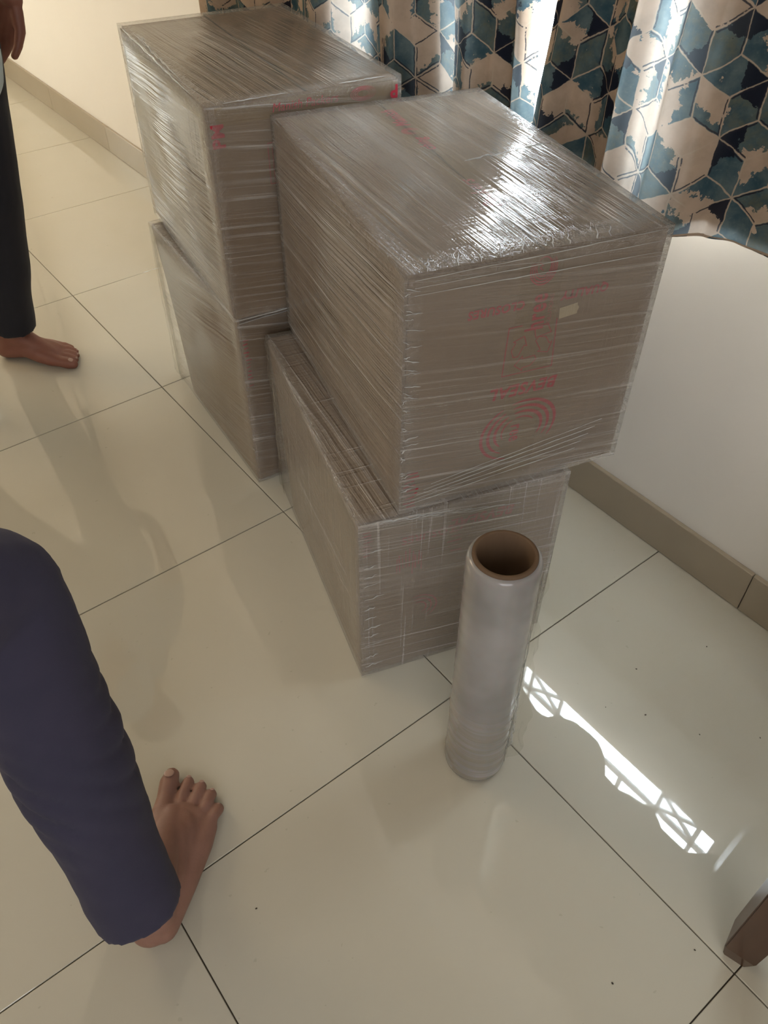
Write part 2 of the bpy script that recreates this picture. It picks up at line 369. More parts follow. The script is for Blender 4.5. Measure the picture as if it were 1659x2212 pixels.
# window: frame, glass, welded grille; sunshade slab outside
wf = bmesh.new(); XG = .635
for a, b in (((WY0, WZ0), (WY1, WZ0+.022)), ((WY0, WZ1-.04), (WY1, WZ1)), ((WY0, WZ0+.02), (WY0+.015, WZ1-.04)), ((WY1-.04, WZ0+.02), (WY1, WZ1-.04)), ((.72, WZ0+.02), (.76, WZ1-.04)), ((-.405, WZ0+.02), (-.39, WZ1-.04))):
    box(wf, (XG+.012, a[0], a[1]), (XG+.05, b[0], b[1]), .003)
win = tag(obj('window_1', wf, M['white']), 'white framed window with diagonal steel grille behind the curtains', None, None, 'structure')
B('pane', (XG+.03, WY0+.03, WZ0+.01), (XG+.034, WY1-.03, WZ1-.03), M['glass'], win)
def bar(p, q, w=.013, t=.008):
    bm = bmesh.new(); p, q = Vector((0, *p)), Vector((0, *q)); dd = (q-p); L = dd.length; box(bm, (-t/2, -w/2, 0), (t/2, w/2, L), .001)
    a = atan2(-dd.y, dd.z); bmesh.ops.transform(bm, matrix=Matrix.Translation(p)@Matrix.Rotation(a, 4, 'X'), verts=bm.verts)
    o = obj('grille_bar', bm, M['steel'], win); o.location = (XG-.005, 0, 0)
for z, w in ((.9185, .025), (1.13, .026), (1.5, .02), (1.82, .026), (2.0, .02)): bar((WY0, z), (WY1, z), w)
yy = -1.11
P = .500
for kx in range(-2, 4):
    b0 = -.348+kx*P; b1 = -.227+kx*P
    for yb in (b0, b1):
        if WY0 < yb < WY1: bar((yb, WZ0), (yb, WZ1), .013)
    if WY0 < b0 and b1 < WY1:
        for za, zb in ((.825, .907), (1.14, 1.49), (1.83, 1.99)):
            bar((b0, za), (b1, zb), .013); bar((b0, zb), (b1, za), .013)
    mid = -.101+kx*P
    if WY0 < mid < WY1: bar((mid, .93), (mid, 1.12), .014)
    if WY0 < mid+.13 < WY1: bar((mid+.13, .93), (mid+.13, 1.12), .014)
tag(B('trim_1', (XO, WY0-.3, 2.16), (XO+.42, WY1+.3, 2.24), M['conc']), 'concrete sunshade slab outside above the window', None, None, 'structure')

# ------------------------------------------------------------------ curtains
HEM, TOP = .71, 2.25
def interp(tab, y):
    if y <= tab[0][0]: return tab[0][1]
    for (a, b), (c, e) in zip(tab, tab[1:]):
        if y <= c:
            t = (y-a)/(c-a); t = t*t*(3-2*t); return b+(e-b)*t
    return tab[-1][1]
right_tab = sorted([(.475, .535), (.455, .500), (.43, .490), (.40, .532), (.36, .545), (.31, .520), (.27, .480), (.235, .500), (.20, .488), (.165, .458), (.115, .462), (.075, .515), (.03, .537), (-.02, .541), (-.07, .520), (-.105, .462), (-.155, .458), (-.20, .478), (-.25, .497), (-.30, .466), (-.37, .468), (-.43, .54), (-.5, .545), (-.56, .47), (-.64, .465), (-.72, .54), (-.82, .47), (-.92, .54), (-1.0, .47), (-1.1, .54), (-1.2, .48), (-1.25, .50)])
left_tab = sorted([(.483, .540), (.51, .515), (.55, .545), (.585, .520), (.62, .490), (.66, .500), (.70, .530), (.74, .535), (.78, .500), (.82, .478), (.87, .485), (.92, .530), (.97, .540), (1.02, .538), (1.06, .500), (1.11, .490), (1.16, .500), (1.22, .530), (1.29, .543), (1.34, .500), (1.41, .480), (1.47, .52), (1.55, .545), (1.61, .50), (1.66, .495), (1.69, .52)])
def curtain(tab, ya, yb, top_a, top_b, uo, label):
    """hangs from ya..yb at the hem, spreading to top_a..top_b at the rod"""
    n = 420; nz = 60
    ys = [ya+(yb-ya)*i/n for i in range(n+1)]; xs = [interp(tab, q) for q in ys]
    arc = [0]
    for i in range(n): arc.append(arc[-1]+math.hypot(ys[i+1]-ys[i], xs[i+1]-xs[i]))
    bm = bmesh.new(); uvl = bm.loops.layers.uv.new('metres'); V = []
    for k in range(nz+1):
        z = HEM+(TOP-HEM)*(k/nz)**1.25; row = []
        f = (z-HEM)
        for i in range(n+1):
            t = i/n; gf = f if f < .30 else max(0, .30-(f-.30)*.5)
            yv = ys[i]+(1-t)**4*(top_a-ya)*gf/(TOP-HEM)+t*(top_b-yb)*f/(TOP-HEM)
            xv = .515+(xs[i]-.515)*(1-.15*f)+.0035*sin(yv*31+z*7)+.002*sin(z*23+yv*11)
            row.append(bm.verts.new((xv, yv, z+(.0015*sin(yv*60) if k == 0 else 0))))
        V.append((z, row))
    for k in range(nz):
        for i in range(n):
            f = bm.faces.new((V[k][1][i], V[k][1][i+1], V[k+1][1][i+1], V[k+1][1][i])); f.smooth = True
            for l, (a, z) in zip(f.loops, ((arc[i], V[k][0]), (arc[i+1], V[k][0]), (arc[i+1], V[k+1][0]), (arc[i], V[k+1][0]))): l[uvl].uv = (a+uo, z)
    o = obj('curtain', bm, M['curtain']); tag(o, label, 'curtain')
    hb = bmesh.new(); tube(hb, [(V[0][1][0].co if False else Vector((.515+(xs[i]-.515)+.0035*sin(ys[i]*31+HEM*7), ys[i], HEM+.002))) for i in range(0, n+1, 2)], .0022, 6)
    obj('hem', hb, M['curtain'], o)
    return o
def light_blocker(o, tab, ya, yb):  # unseen strips added behind the fabric to block daylight, leaving bright bands at gaps
    bm = bmesh.new(); n = 30; nz = 24; V = []
    for k in range(nz+1):
        z = HEM+.028+(TOP-HEM-.04)*k/nz; f = z-HEM; w = .01*noise.noise(Vector((ya*9, z*3, 0)))
        V.append([bm.verts.new((.515+(interp(tab, ya+(yb-ya)*i/n)-.515)*(1-.15*f)*.8+.022, ya+(yb-ya)*i/n+w, z)) for i in range(n+1)])
    for k in range(nz):
        for i in range(n): f = bm.faces.new((V[k][i], V[k][i+1], V[k+1][i+1], V[k+1][i])); f.smooth = True
    obj('light_blocker', bm, M['light_blocker'], o)
cr_ = curtain(right_tab, .477, -.66, .35, -.70, 0.03, 'right curtain printed with teal and black cubes, above the bare wall')
cl_ = curtain(left_tab, .482, 1.69, .60, 1.72, 0.021, 'left curtain printed with teal and black cubes, behind the box stacks')
for a, b in ((.25, .45), (-.64, .155)): light_blocker(cr_, right_tab, a, b)
for a, b in ((.51, .66), (.745, .975), (1.065, 1.67)): light_blocker(cl_, left_tab, a, b)
rod = empty('curtain_rod', (.515, .2, 2.27)); tag(rod, 'steel rod that carries the two patterned curtains', 'curtain rod')
rb = bmesh.new(); tube(rb, [(0, -.9, 0), (0, 1.85, 0)], .012, 16); obj('pole', rb, M['steel'], rod, True)
for yb in (-.86, 1.78):
    B('bracket', (-.015, yb, -.02), (WX-.515, yb+.02, .02), M['steel'], rod, .002)

# ------------------------------------------------------------------ wrapped boxes
def face_grid(bm, o, eu, ev, nrm, Lu, Lv, nu, nv, uvl, uvn, off, bulge, flip, seed, swap=False, rg=0.0):
    V = []
    for j in range(nv+1):
        row = []
        for i in range(nu+1):
            a, b = i/nu, j/nv; q = o+eu*(a*Lu)+ev*(b*Lv)
            e = min(a, 1-a, b, 1-b); k = min(1, e*12)
            h = bulge*sin(pi*a)*sin(pi*b)+k*rg*noise.noise(Vector((q.x*9+seed, q.y*9, q.z*9)))
            row.append(bm.verts.new(q+nrm*h))
        V.append(row)
    for j in range(nv):
        for i in range(nu):
            idx = ((i, j), (i+1, j), (i+1, j+1), (i, j+1))
            if flip: idx = idx[::-1]
            f = bm.faces.new([V[b][a] for a, b in idx]); f.smooth = True
            for l, (a, b) in zip(f.loops, idx):
                uu, vv = a/nu, b/nv
                l[uvl].uv = (vv*Lv+off[0], uu*Lu+off[1]) if swap else (uu*Lu+off[0], vv*Lv+off[1])
                l[uvn].uv = (uu, vv)
def shell(L, Wd, H, e, bulge, seed, rg=0.0, nq=26, sag=0):
    """five-faced shell of size Wd (x) x L (y) x H grown by e; film direction along L on top and long sides, along Wd in front"""
    bm = bmesh.new(); ul = bm.loops.layers.uv.new('metres'); un = bm.loops.layers.uv.new('unit')
    x0, x1, y0, y1, z0, z1 = -e, Wd+e, -e, L+e, 0.0008, H+e
    ex, ey, ez = Vector((1, 0, 0)), Vector((0, 1, 0)), Vector((0, 0, 1))
    face_grid(bm, Vector((x0, y0, z1)), ey, ex, ez, y1-y0, x1-x0, nq, nq, ul, un, (0, 0), bulge*.6, True, seed, rg=rg)
    face_grid(bm, Vector((x0, y0, z0)), ey, ez, -ex, y1-y0, z1-z0, nq, nq, ul, un, (0, 1.3), bulge, False, seed, rg=rg)
    bm.faces.ensure_lookup_table()
    face_grid(bm, Vector((x1, y0, z0)), ey, ez, ex, y1-y0, z1-z0, nq, nq, ul, un, (0, 2.7), bulge, True, seed, rg=rg)
    face_grid(bm, Vector((x0, y0, z0)), ex, ez, -ey, x1-x0, z1-z0, nq, nq, ul, un, (3, 0.4), bulge*.8, True, seed, rg=rg)
    face_grid(bm, Vector((x0, y1, z0)), ex, ez, ey, x1-x0, z1-z0, nq, nq, ul, un, (5, 0.9), bulge*.5, False, seed, rg=rg)
    bmesh.ops.remove_doubles(bm, verts=bm.verts, dist=.0004)
    bmesh.ops.recalc_face_normals(bm, faces=bm.faces)
    return bm
def carton(loc, yaw, L, Wd, H, label, film, seed, bulge, group, tuck=0):
    root = empty('wrapped_carton', loc, yaw); tag(root, label, 'box', group)
    bm = bmesh.new(); box(bm, (0, 0, 0.002), (Wd, L, H-.001), .004, 2)
    bmesh.ops.subdivide_edges(bm, edges=[e for e in bm.edges if e.calc_length() > .1], cuts=8, use_grid_fill=True)
    for v in bm.verts:
        c = v.co; fx, fy, fz = sin(pi*min(1, max(0, c.x/Wd))), sin(pi*min(1, max(0, c.y/L))), sin(pi*min(1, max(0, c.z/H)))
        if c.y > L*.3: c.y -= tuck*(c.y-L*.3)/(L*.7)*max(0, 1-c.z/(H*.93))**.6
        if c.y < .005: c.y -= bulge*.55*fx*fz
        if c.x < .005: c.x -= bulge*.7*fy*fz
        if c.x > Wd-.005: c.x += bulge*.7*fy*fz
    obj('cardboard_body', bm, M['card'], root)
    # top and front flap seams
    s = bmesh.new(); box(s, (Wd/2-.0015, .002, H-.0004), (Wd/2+.0015, L-.002, H+.0004)); obj('flap_seam', s, M['grout'], root)
    f = obj('stretch_film', shell(L, Wd, H, .0033, bulge*1.0+.0012, seed, .0012), film, root); f.data.polygons.foreach_set('use_smooth', [True]*len(f.data.polygons))
    return root
GR = 'cling-wrapped cartons in two stacks'
BFo = carton((-.121, .137, 0), -.305, .563, .365, .403, 'lower near carton in cloudy film, behind the film roll', M['film_b'], 5, .003, GR, .085)
TFo = carton((-.059, .115, .4115), -.282, .577, .383, .400, 'upper near carton with upside-down BEVSEAL print on its front', M['film_a'], 1, .004, GR)
BBo = carton((.010, .718, 0), -.115, .505, .362, .431, 'lower far carton on the floor, half hidden by the near stack', M['film_d'], 9, .003, GR, .09)
TBo = carton((-.001, .707, .4395), -.179, .54, .358, .397, 'upper far carton topping the stack nearest the cream wall', M['film_c'], 14, .004, GR)

# ---- printing (flat, just above the cardboard, below the film)
def dec_place(o, root, face, s, z, rot, Wd, H, e=.0022):
    """face 'front' (x=s, z up) or 'top' (x=s, y=z) or 'left'; rot in degrees about the face normal"""
    o.parent = root
    if face == 'front': m = Matrix.Translation((s, -e, z))@Matrix.Rotation(pi/2, 4, 'X')
    elif face == 'top': m = Matrix.Translation((s, z, H+e*.6))
    else: m = Matrix.Translation((-e, s, z))@Matrix.Rotation(-pi/2, 4, 'Z')@Matrix.Rotation(pi/2, 4, 'X')
    o.matrix_local = m@Matrix.Rotation(radians(rot), 4, 'Z')
def text(root, face, body, s, z, rot, size, m, dims, bold=.0, shear=0.0, wide=1.0, name='printed_text', e=.0022, label=None):
    cu = bpy.data.curves.new('t', 'FONT'); cu.body = body; cu.size = size; cu.align_x = 'CENTER'; cu.align_y = 'CENTER'; cu.offset = bold; cu.shear = shear; cu.resolution_u = 3; cu.space_character = 1.08 if bold else 1.0
    t = bpy.data.objects.new('t', cu); C.objects.link(t); dg = bpy.context.evaluated_depsgraph_get(); dg.update()
    me = bpy.data.meshes.new_from_object(t.evaluated_get(dg)); bpy.data.objects.remove(t); bpy.data.curves.remove(cu)
    for v in me.vertices: v.co.x *= wide
    me.materials.clear(); me.materials.append(m); me.name = name
    o = bpy.data.objects.new(name, me); C.objects.link(o); dec_place(o, root, face, s, z, rot, *dims, e=e)
    if label: o['label'] = label
    return o
def arcband(bm, cx, cy, rx, ry, a0, a1, w, tilt=0, n=40, taper=True):
    pr = None
    for i in range(n+1):
        t = i/n; a = radians(a0+(a1-a0)*t); ww = w*(sin(pi*t)**.6*.85+.15 if taper else 1)
        pts = []
        for k in (-1, 1):
            x, y = (rx+k*ww/2)*cos(a), (ry+k*ww/2)*sin(a); c, s = cos(radians(tilt)), sin(radians(tilt)); pts.append(bm.verts.new((cx+x*c-y*s, cy+x*s+y*c, 0)))
        if pr: bm.faces.new((pr[0], pts[0], pts[1], pr[1]))
        pr = pts
def polyline(bm, pts, w, closed=False):
    n = len(pts)
    for i in range(n if closed else n-1):
        a, b = Vector((*pts[i], 0)), Vector((*pts[(i+1) % n], 0)); dd = (b-a).normalized(); nn = Vector((-dd.y, dd.x, 0))*w/2; a -= dd*w*.3; b += dd*w*.3
        bm.faces.new([bm.verts.new(q) for q in (a-nn, b-nn, b+nn, a+nn)])
def decal(root, face, bm, s, z, rot, m, dims, name, label=None, e=.0022):
    o = obj(name, bm, m, None); dec_place(o, root, face, s, z, rot, *dims, e=e)
    if label: o['label'] = label
    return o
DT = (.383, .400)
E1 = .0027
text(TFo, 'front', 'BEVSEAL', .190, .190, 180, .0280, M['red'], DT, .0009, .2, .97, e=E1, label='upside-down red BEVSEAL lettering')
text(TFo, 'front', 'QUALITY', .264, .330, 180, .0175, M['red'], DT, .0006, .1, .95, e=E1, label='upside-down red QUALITY lettering')
text(TFo, 'front', 'CLOSURES', .130, .329, 180, .0175, M['red'], DT, .0006, .1, .95, e=E1, label='upside-down red CLOSURES lettering')
text(TFo, 'front', 'hree', .192, .312, 90, .040, M['red'], DT, .0008, 0, .70, e=E1+.0003, label='sideways red hree lettering on the tape')
text(TFo, 'front', 'SOLUTIONS', .212, .312, 90, .009, M['faint'], DT, 0, 0, 1.0, e=E1+.0003)
text(TFo, 'front', 'ree', .186, .108, -90, .030, M['red'], DT, .0007, 0, .75, e=E1+.0003, label='sideways red ree lettering inside the rings')
bm = bmesh.new()
for k in range(4): arcband(bm, 0, -.001*k, .011+.0028*k, .0135+.003*k, 150, 400 if k else 500, .0022, 0)
polyline(bm, [(-.007, .006), (-.002, .002), (-.006, -.001), (-.001, -.005)], .0014)
decal(TFo, 'front', bm, .192, .379, 0, M['red'], DT, 'printed_ring', 'small red ring emblem under the top edge', e=E1+.0003)
bm = bmesh.new()
for k in range(4):
    rx, ry = .028+.0115*k, .024+.0095*k
    arcband(bm, 0, 0, rx, ry, 105 if k else 100, 195+16*k, .0052 if k else .0025, 15); arcband(bm, 0, 0, rx, ry, -45 if k else 20, 92, .0056 if k else .003, 15)
decal(TFo, 'front', bm, .190, .112, 0, M['red'], DT, 'printed_ring', 'large red ring emblem near the bottom edge', e=E1)
bm = bmesh.new(); polyline(bm, [(.0355, .042), (.040, -.036), (-.040, -.036), (-.038, .042), (-.018, .042)], .0014)
def arrow(cx, cy, a, s):
    pts = [(-.016, -.009), (.004, -.009), (.004, -.014), (.017, -.001), (.004, .012), (.004, .007), (-.010, .007), (-.019, -.002)]
    c, q = cos(a), sin(a); polyline(bm, [(cx+s*(x*c-y*q), cy+s*(x*q+y*c)) for x, y in pts], .0012, True)
arrow(-.006, -.021, radians(185), .95); arrow(-.020, .010, radians(65), .95); arrow(.022, .004, radians(-60), .95)
polyline(bm, [(.002, .036), (.022, .037), (.030, .022), (.006, .018)], .0012, True)
decal(TFo, 'front', bm, .190, .254, 0, M['red'], DT, 'printed_recycling_mark', 'square outline with three recycling arrows', e=E1)
bm = bmesh.new(); arcband(bm, 0, 0, .010, .004, 0, 360, .009, 0, 30, False); box(bm, (-.016, -.0085, -.0001), (.012, .0085, .0001)); decal(TFo, 'front', bm, .244, .304, 6, M['slot'], DT, 'hand_slot', 'pale taped-over hand slot', e=E1-.0004)
# tape: along the top seam and down the front
def strip(root, face, s, z, w, h, dims, e):
    bm = bmesh.new(); n = 12
    vs = [[bm.verts.new((w*(i-.5), h*(j/n-.5), 0)) for i in (0, 1)] for j in range(n+1)]
    for j in range(n): bm.faces.new((vs[j][0], vs[j][1], vs[j+1][1], vs[j+1][0]))
    decal(root, face, bm, s, z, 0, M['tape'], dims, 'packing_tape', 'clear yellowish packing tape', e=e)
strip(TFo, 'top', .1915, .2885, .066, .57, DT, .0022); strip(TFo, 'front', .1915, .2, .062, .385, DT, E1-.0004)
text(TFo, 'top', 'Manish', .190, .495, 90, .034, M['red'], DT, .0006, .3, .78, e=.0028, label='red script lettering on the top tape')
text(TFo, 'top', 'ching', .190, .375, 90, .030, M['red'], DT, .0004, .3, .78, e=.0028)
text(TFo, 'top', 'Packers', .190, .180, 90, .034, M['faint'], DT, .0006, .3, .85, e=.0028)
bm = bmesh.new()
for k in range(4): arcband(bm, 0, 0, .007+.0026*k, .006+.0024*k, 0, 300, .0014, 0)
decal(TFo, 'top', bm, .190, .432, 0, M['red'], DT, 'printed_ring', None, e=.0028)
def smudge(root, face, s, z, w, h, n, dims, seed, m, e=.003, vert=True):
    """faded rows of red printed strokes"""
    rr = random.Random(seed); bm = bmesh.new()
    for k in range(n):
        x = -w/2+w*(k+.5)/n; a = h*(.5+.5*rr.random())/2; c = (rr.random()-.5)*h*.3
        if vert: polyline(bm, [(x, c-a), (x+rr.uniform(-.002, .002), c+a)], .0016+.0016*rr.random())
        else: polyline(bm, [(c-a, x), (c+a, x+rr.uniform(-.002, .002))], .0016+.0016*rr.random())
    decal(root, face, bm, s, z, 0, m, dims, 'printed_strokes', None, e=e)
D2 = (.365, .403)
smudge(TFo, 'front', .016, .045, .075, .022, 9, DT, 3, M['red'], vert=False)
smudge(BFo, 'front', .012, .360, .060, .016, 8, D2, 4, M['red'], vert=False)
text(BFo, 'front', 'BEVSEAL', .215, .355, 180, .030, M['faint'], D2, .001, .2, .95)
text(BFo, 'front', 'CLOSURES', .125, .345, 180, .024, M['faint'], D2, .0006, 0, .9)
smudge(BFo, 'front', .085, .295, .05, .055, 9, D2, 7, M['faint']); smudge(BFo, 'front', .165, .32, .07, .03, 6, D2, 8, M['faint'], vert=False)
bm = bmesh.new()
for k in range(3): arcband(bm, 0, 0, .016+.01*k, .016+.009*k, -60, 110, .003, 0)
decal(BFo, 'front', bm, .105, .16, 0, M['faint'], D2, 'printed_ring')
D3 = (.358, .397)
strip(TBo, 'front', .179, .380, .33, .03, D3, .0034)
text(TBo, 'front', 'Manish Packers', .175, .380, 0, .021, M['faint'], D3, .0, .2, .95, e=.0038, label='red script along the top tape')
bm = bmesh.new()
for k in range(4): arcband(bm, 0, 0, .012+.004*k, .006+.0018*k, 0, 360, .0012)
decal(TBo, 'front', bm, .285, .380, 0, M['faint'], D3, 'printed_ring', None, .0038)
text(TBo, 'front', 'PM', .016, .350, 90, .030, M['red'], D3, .0012, 0, 1, e=.0034); text(TBo, 'front', 'P', .347, .376, 180, .030, M['red'], D3, .001, 0, 1, e=.004)
bm = bmesh.new(); polyline(bm, [(-.014, -.035), (.014, -.035), (.014, .035), (-.014, .035)], .0014, True); polyline(bm, [(-.006, -.03), (-.006, .03)], .001); polyline(bm, [(.003, -.03), (.003, .03)], .001)
decal(TBo, 'front', bm, .115, .290, 0, M['faint'], D3, 'printed_label_outline')
smudge(BBo, 'front', .010, .33, .12, .012, 13, (.362, .431), 12, M['red'], vert=False)

# ---- loose pulled film: ridges along edges (parts) and tails at the back of the lower boxes
def ridge(root, p, q, r0, label=None, wob=.002, seed=0, n=18):
    rr = random.Random(seed); bm = bmesh.new(); p, q = Vector(p), Vector(q); pts = []; rad = []
    for i in range(n+1):
        t = i/n; pts.append(p.lerp(q, t)+Vector([rr.uniform(-wob, wob) for _ in range(3)])*sin(pi*t)); rad.append(max(.0004, r0*(.35+rr.random())*(sin(pi*(t*.94+.03))**.5)))
    tube(bm, pts, rad, 6, .7); obj('film_ridge', bm, M['ridge'], root, True)
H1 = .400+.0045
ridge(TFo, (.215, .285, H1), (.372, .305, H1), .0028, seed=1)
for k in range(5):
    ridge(TFo, (.0+.012*k, -.0055, .018+.008*k), (.30+.01*k, -.0065, .045+.012*k), .0009, wob=.0006, seed=10+k, n=12)
for k in range(3): ridge(TFo, (.01, -.005, .395-.01*k), (.37, -.006, .40-.016*k), .0009, wob=.0006, seed=20+k)
rr_ = random.Random(5)
for k in range(30):                                            # crinkles up the near vertical edge
    z = .04+.35*(k+rr_.random())/30; a_ = rr_.random(); ridge(TFo, (-.003+.003*a_, -.0042, z), (.004+a_*a_*.022, -.0050, z+rr_.uniform(-.007, .007)), .0007+.0007*rr_.random(), seed=40+k, n=5, wob=.0012)
for k in range(12):
    z = .03+.33*k/12+rr_.random()*.01; ridge(BFo, (.004, -.0055, z), (.02+rr_.random()*.02, -.0062, z+.004), .0010, seed=80+k, n=5)
for k in range(9):
    x = .02+.30*k/9+rr_.random()*.02; ridge(TFo, (x, -.002, H1-.001), (x+.012, .014+rr_.random()*.012, H1+.001), .0014, seed=100+k, n=5, wob=.002)
for k in range(7):                                             # pulled rope of film at the near top corner of the lower near box
    ridge(BFo, (.008, -.004+.002*k, .405-.003*k), (.10+.03*k, -.0055, .402-.006*k), .0014, seed=130+k)
ridge(TBo, (.03, -.004, .4005), (.14, -.004, .401), .0012, seed=150, wob=.0005); ridge(TBo, (.24, -.003, .402), (.33, -.003, .402), .0014, seed=151, wob=.0005)
ridge(TBo, (.0, -.006, .004), (.35, -.006, .006), .0014, seed=152, wob=.0006); ridge(BBo, (.0, -.005, .427), (.33, -.005, .425), .0014, seed=153)
for k in range(8):                                             # white pulled band along the far stack's left top edge
    ridge(TBo, (-.005+.003*k, .50-.01*k, .401-.002*k if k < 4 else .401), (-.004+.002*k, .06+.02*k, .401-.003*(k % 4)), .0012, seed=160+k)
def tail(root, L, H, out, seed):
    """transparent sheet of spare film hanging off the back-left edge"""
    bm = bmesh.new(); n, m_ = 24, 14; V = []
    for j in range(n+1):
        z = .001+(H+.002)*j/n; w = out*(1-j/n)**1.2+.002; row = []
        for i in range(m_+1):
            t = i/m_; row.append(bm.verts.new((-.0055-.001*sin(t*9+z*20)+.0025*noise.noise(Vector((t*5, z*30, seed))), L-.035+(w+.035)*t, z)))
        V.append(row)
    for j in range(n):
        for i in range(m_): f = bm.faces.new((V[j][i], V[j][i+1], V[j+1][i+1], V[j+1][i])); f.smooth = True
    obj('loose_film', bm, M['loose'], root)
tail(BFo, .563, .403, .012, 2); tail(BBo, .505, .43, .03, 6)

# ------------------------------------------------------------------ film roll
roll = empty('stretch_film_roll', (-.0655, -.1135, 0)); tag(roll, 'translucent roll of stretch film on a brown cardboard core, standing upright', 'film roll')
roll.rotation_euler = (radians(-.6), radians(.3), 0)
RH = .516
bm = bmesh.new(); ci, co = .0378, .0438
lathe(bm, [(ci, .001), (co, .001), (co, RH-.0015), (co-.0015, RH), (ci+.0015, RH), (ci, RH-.0015), (ci, .001)], 72); obj('core', bm, M['core'], roll, True)
bm = bmesh.new(); prof = [(co+.0002, .004), (.0485, .0015), (.0508, .004)]
rr = random.Random(9)
for k in range(1, 60):
    z = .004+(RH-.022)*k/60; prof.append((.0512+(.0006*sin(k*1.7)+.0007*rr.uniform(-1, 1))*(1.4 if z < .2 else .35), z))
prof += [(.0508, RH-.014), (.0495, RH-.0085), (.0470, RH-.0055), (co+.0002, RH-.0045)]
lathe(bm, prof, 96); obj('film_winding', bm, M['rollfilm'], roll, True)
# loose end of the film, a wavy flap on the side facing the window
bm = bmesh.new(); n, m_ = 46, 12; V = []; a0 = radians(-38)
for j in range(n+1):
    z = .012+(RH-.05)*j/n; row = []
    ext = (.008+.020*max(0, 1-abs(z-.10)/.30)+.004*sin(z*60)+.006*noise.noise(Vector((z*22, 1, 1))))
    for i in range(m_+1):
        t = i/m_; a = a0-(1-t)*.45; rr_0 = .0528+.001*sin(z*90+i); p = Vector((rr_0*cos(a), rr_0*sin(a), z))
        if t > .5:
            tt = (t-.5)*2; a1 = a0-.22; base = Vector((.0528*cos(a1), .0528*sin(a1), z)); tang = Vector((-sin(a1), cos(a1), 0)); outw = Vector((cos(a1), sin(a1), 0))
            p = base+tang*tt*.012+outw*tt*ext+outw*.0015*sin(z*140+t*8)
        row.append(bm.verts.new(p))
    V.append(row)
for j in range(n):
    for i in range(m_): f = bm.faces.new((V[j][i], V[j][i+1], V[j+1][i+1], V[j+1][i])); f.smooth = True
obj('loose_film', bm, M['loose'], roll)
for k in range(4):
    rr2 = random.Random(k+60); bm = bmesh.new(); pts = []; rad = []
    for i in range(30):
        z = .03+(.30-.05*k)*i/29; a = a0+.05*k+.04*sin(i*.9+k)-.1; R_ = .054+.003*k*max(0, 1-z/.3); pts.append((R_*cos(a), R_*sin(a), z)); rad.append(.0006+.0011*rr2.random())
    tube(bm, pts, rad, 6); obj('film_ridge', bm, M['ridge'], roll, True)

# ------------------------------------------------------------------ people
def frus(bm, p, q, r0, r1, n=20, cap=True):
    p, q = Vector(p), Vector(q); t = (q-p).normalized(); a = t.orthogonal().normalized(); b = t.cross(a); rings = []
    prof = []
    if cap: prof += [(p-t*r0*sin(radians(w)), r0*cos(radians(w))) for w in (80, 50, 25)]
    prof += [(p, r0), (q, r1)]
    if cap: prof += [(q+t*r1*sin(radians(w)), r1*cos(radians(w))) for w in (25, 50, 80)]
    for c, rr in prof: rings.append([bm.verts.new(c+(a*cos(2*pi*k/n)+b*sin(2*pi*k/n))*rr) for k in range(n)])
    for A, Bq in zip(rings, rings[1:]):
        for k in range(n): bm.faces.new((A[k], A[(k+1) % n], Bq[(k+1) % n], Bq[k]))
    bm.faces.new(rings[0][::-1]); bm.faces.new(rings[-1])
def chain(bm, pts, **k):
    for (p, a), (q, b) in zip(pts, pts[1:]): frus(bm, p, q, a, b, **k)
def ell(bm, c, rad, rot=None, seg=20):
    t = bmesh.new(); bmesh.ops.create_uvsphere(t, u_segments=seg, v_segments=seg//2+2, radius=1)
    mm = Matrix.Translation(c)@(rot or Matrix.Identity(4))@Matrix.Diagonal((*rad, 1)); bmesh.ops.transform(t, matrix=mm, verts=t.verts)
    me = bpy.data.meshes.new('t'); t.to_mesh(me); t.free(); bm.from_mesh(me); bpy.data.meshes.remove(me)
def fuse(name, bm, m, vox, smooth=4, parent=None, disp=None, reduce=None):
    """voxel union of the overlapping pieces into one continuous smooth surface"""
    bmesh.ops.recalc_face_normals(bm, faces=bm.faces)
    o = obj(name, bm, None); md = o.modifiers.new('r', 'REMESH'); md.mode = 'VOXEL'; md.voxel_size = vox; md.use_smooth_shade = True
    s = o.modifiers.new('s', 'SMOOTH'); s.factor = .5; s.iterations = smooth
    dg = bpy.context.evaluated_depsgraph_get(); dg.update(); me = bpy.data.meshes.new_from_object(o.evaluated_get(dg)); bpy.data.objects.remove(o)
    me.name = name; me.materials.clear(); me.materials.append(m)
    if disp:
        ns = [v.normal.copy() for v in me.vertices]
        for v, nn in zip(me.vertices, ns): v.co += nn*disp(v.co)
    o = bpy.data.objects.new(name, me); C.objects.link(o)
    for f in me.polygons: f.use_smooth = True
    if parent: o.parent = parent
    return o
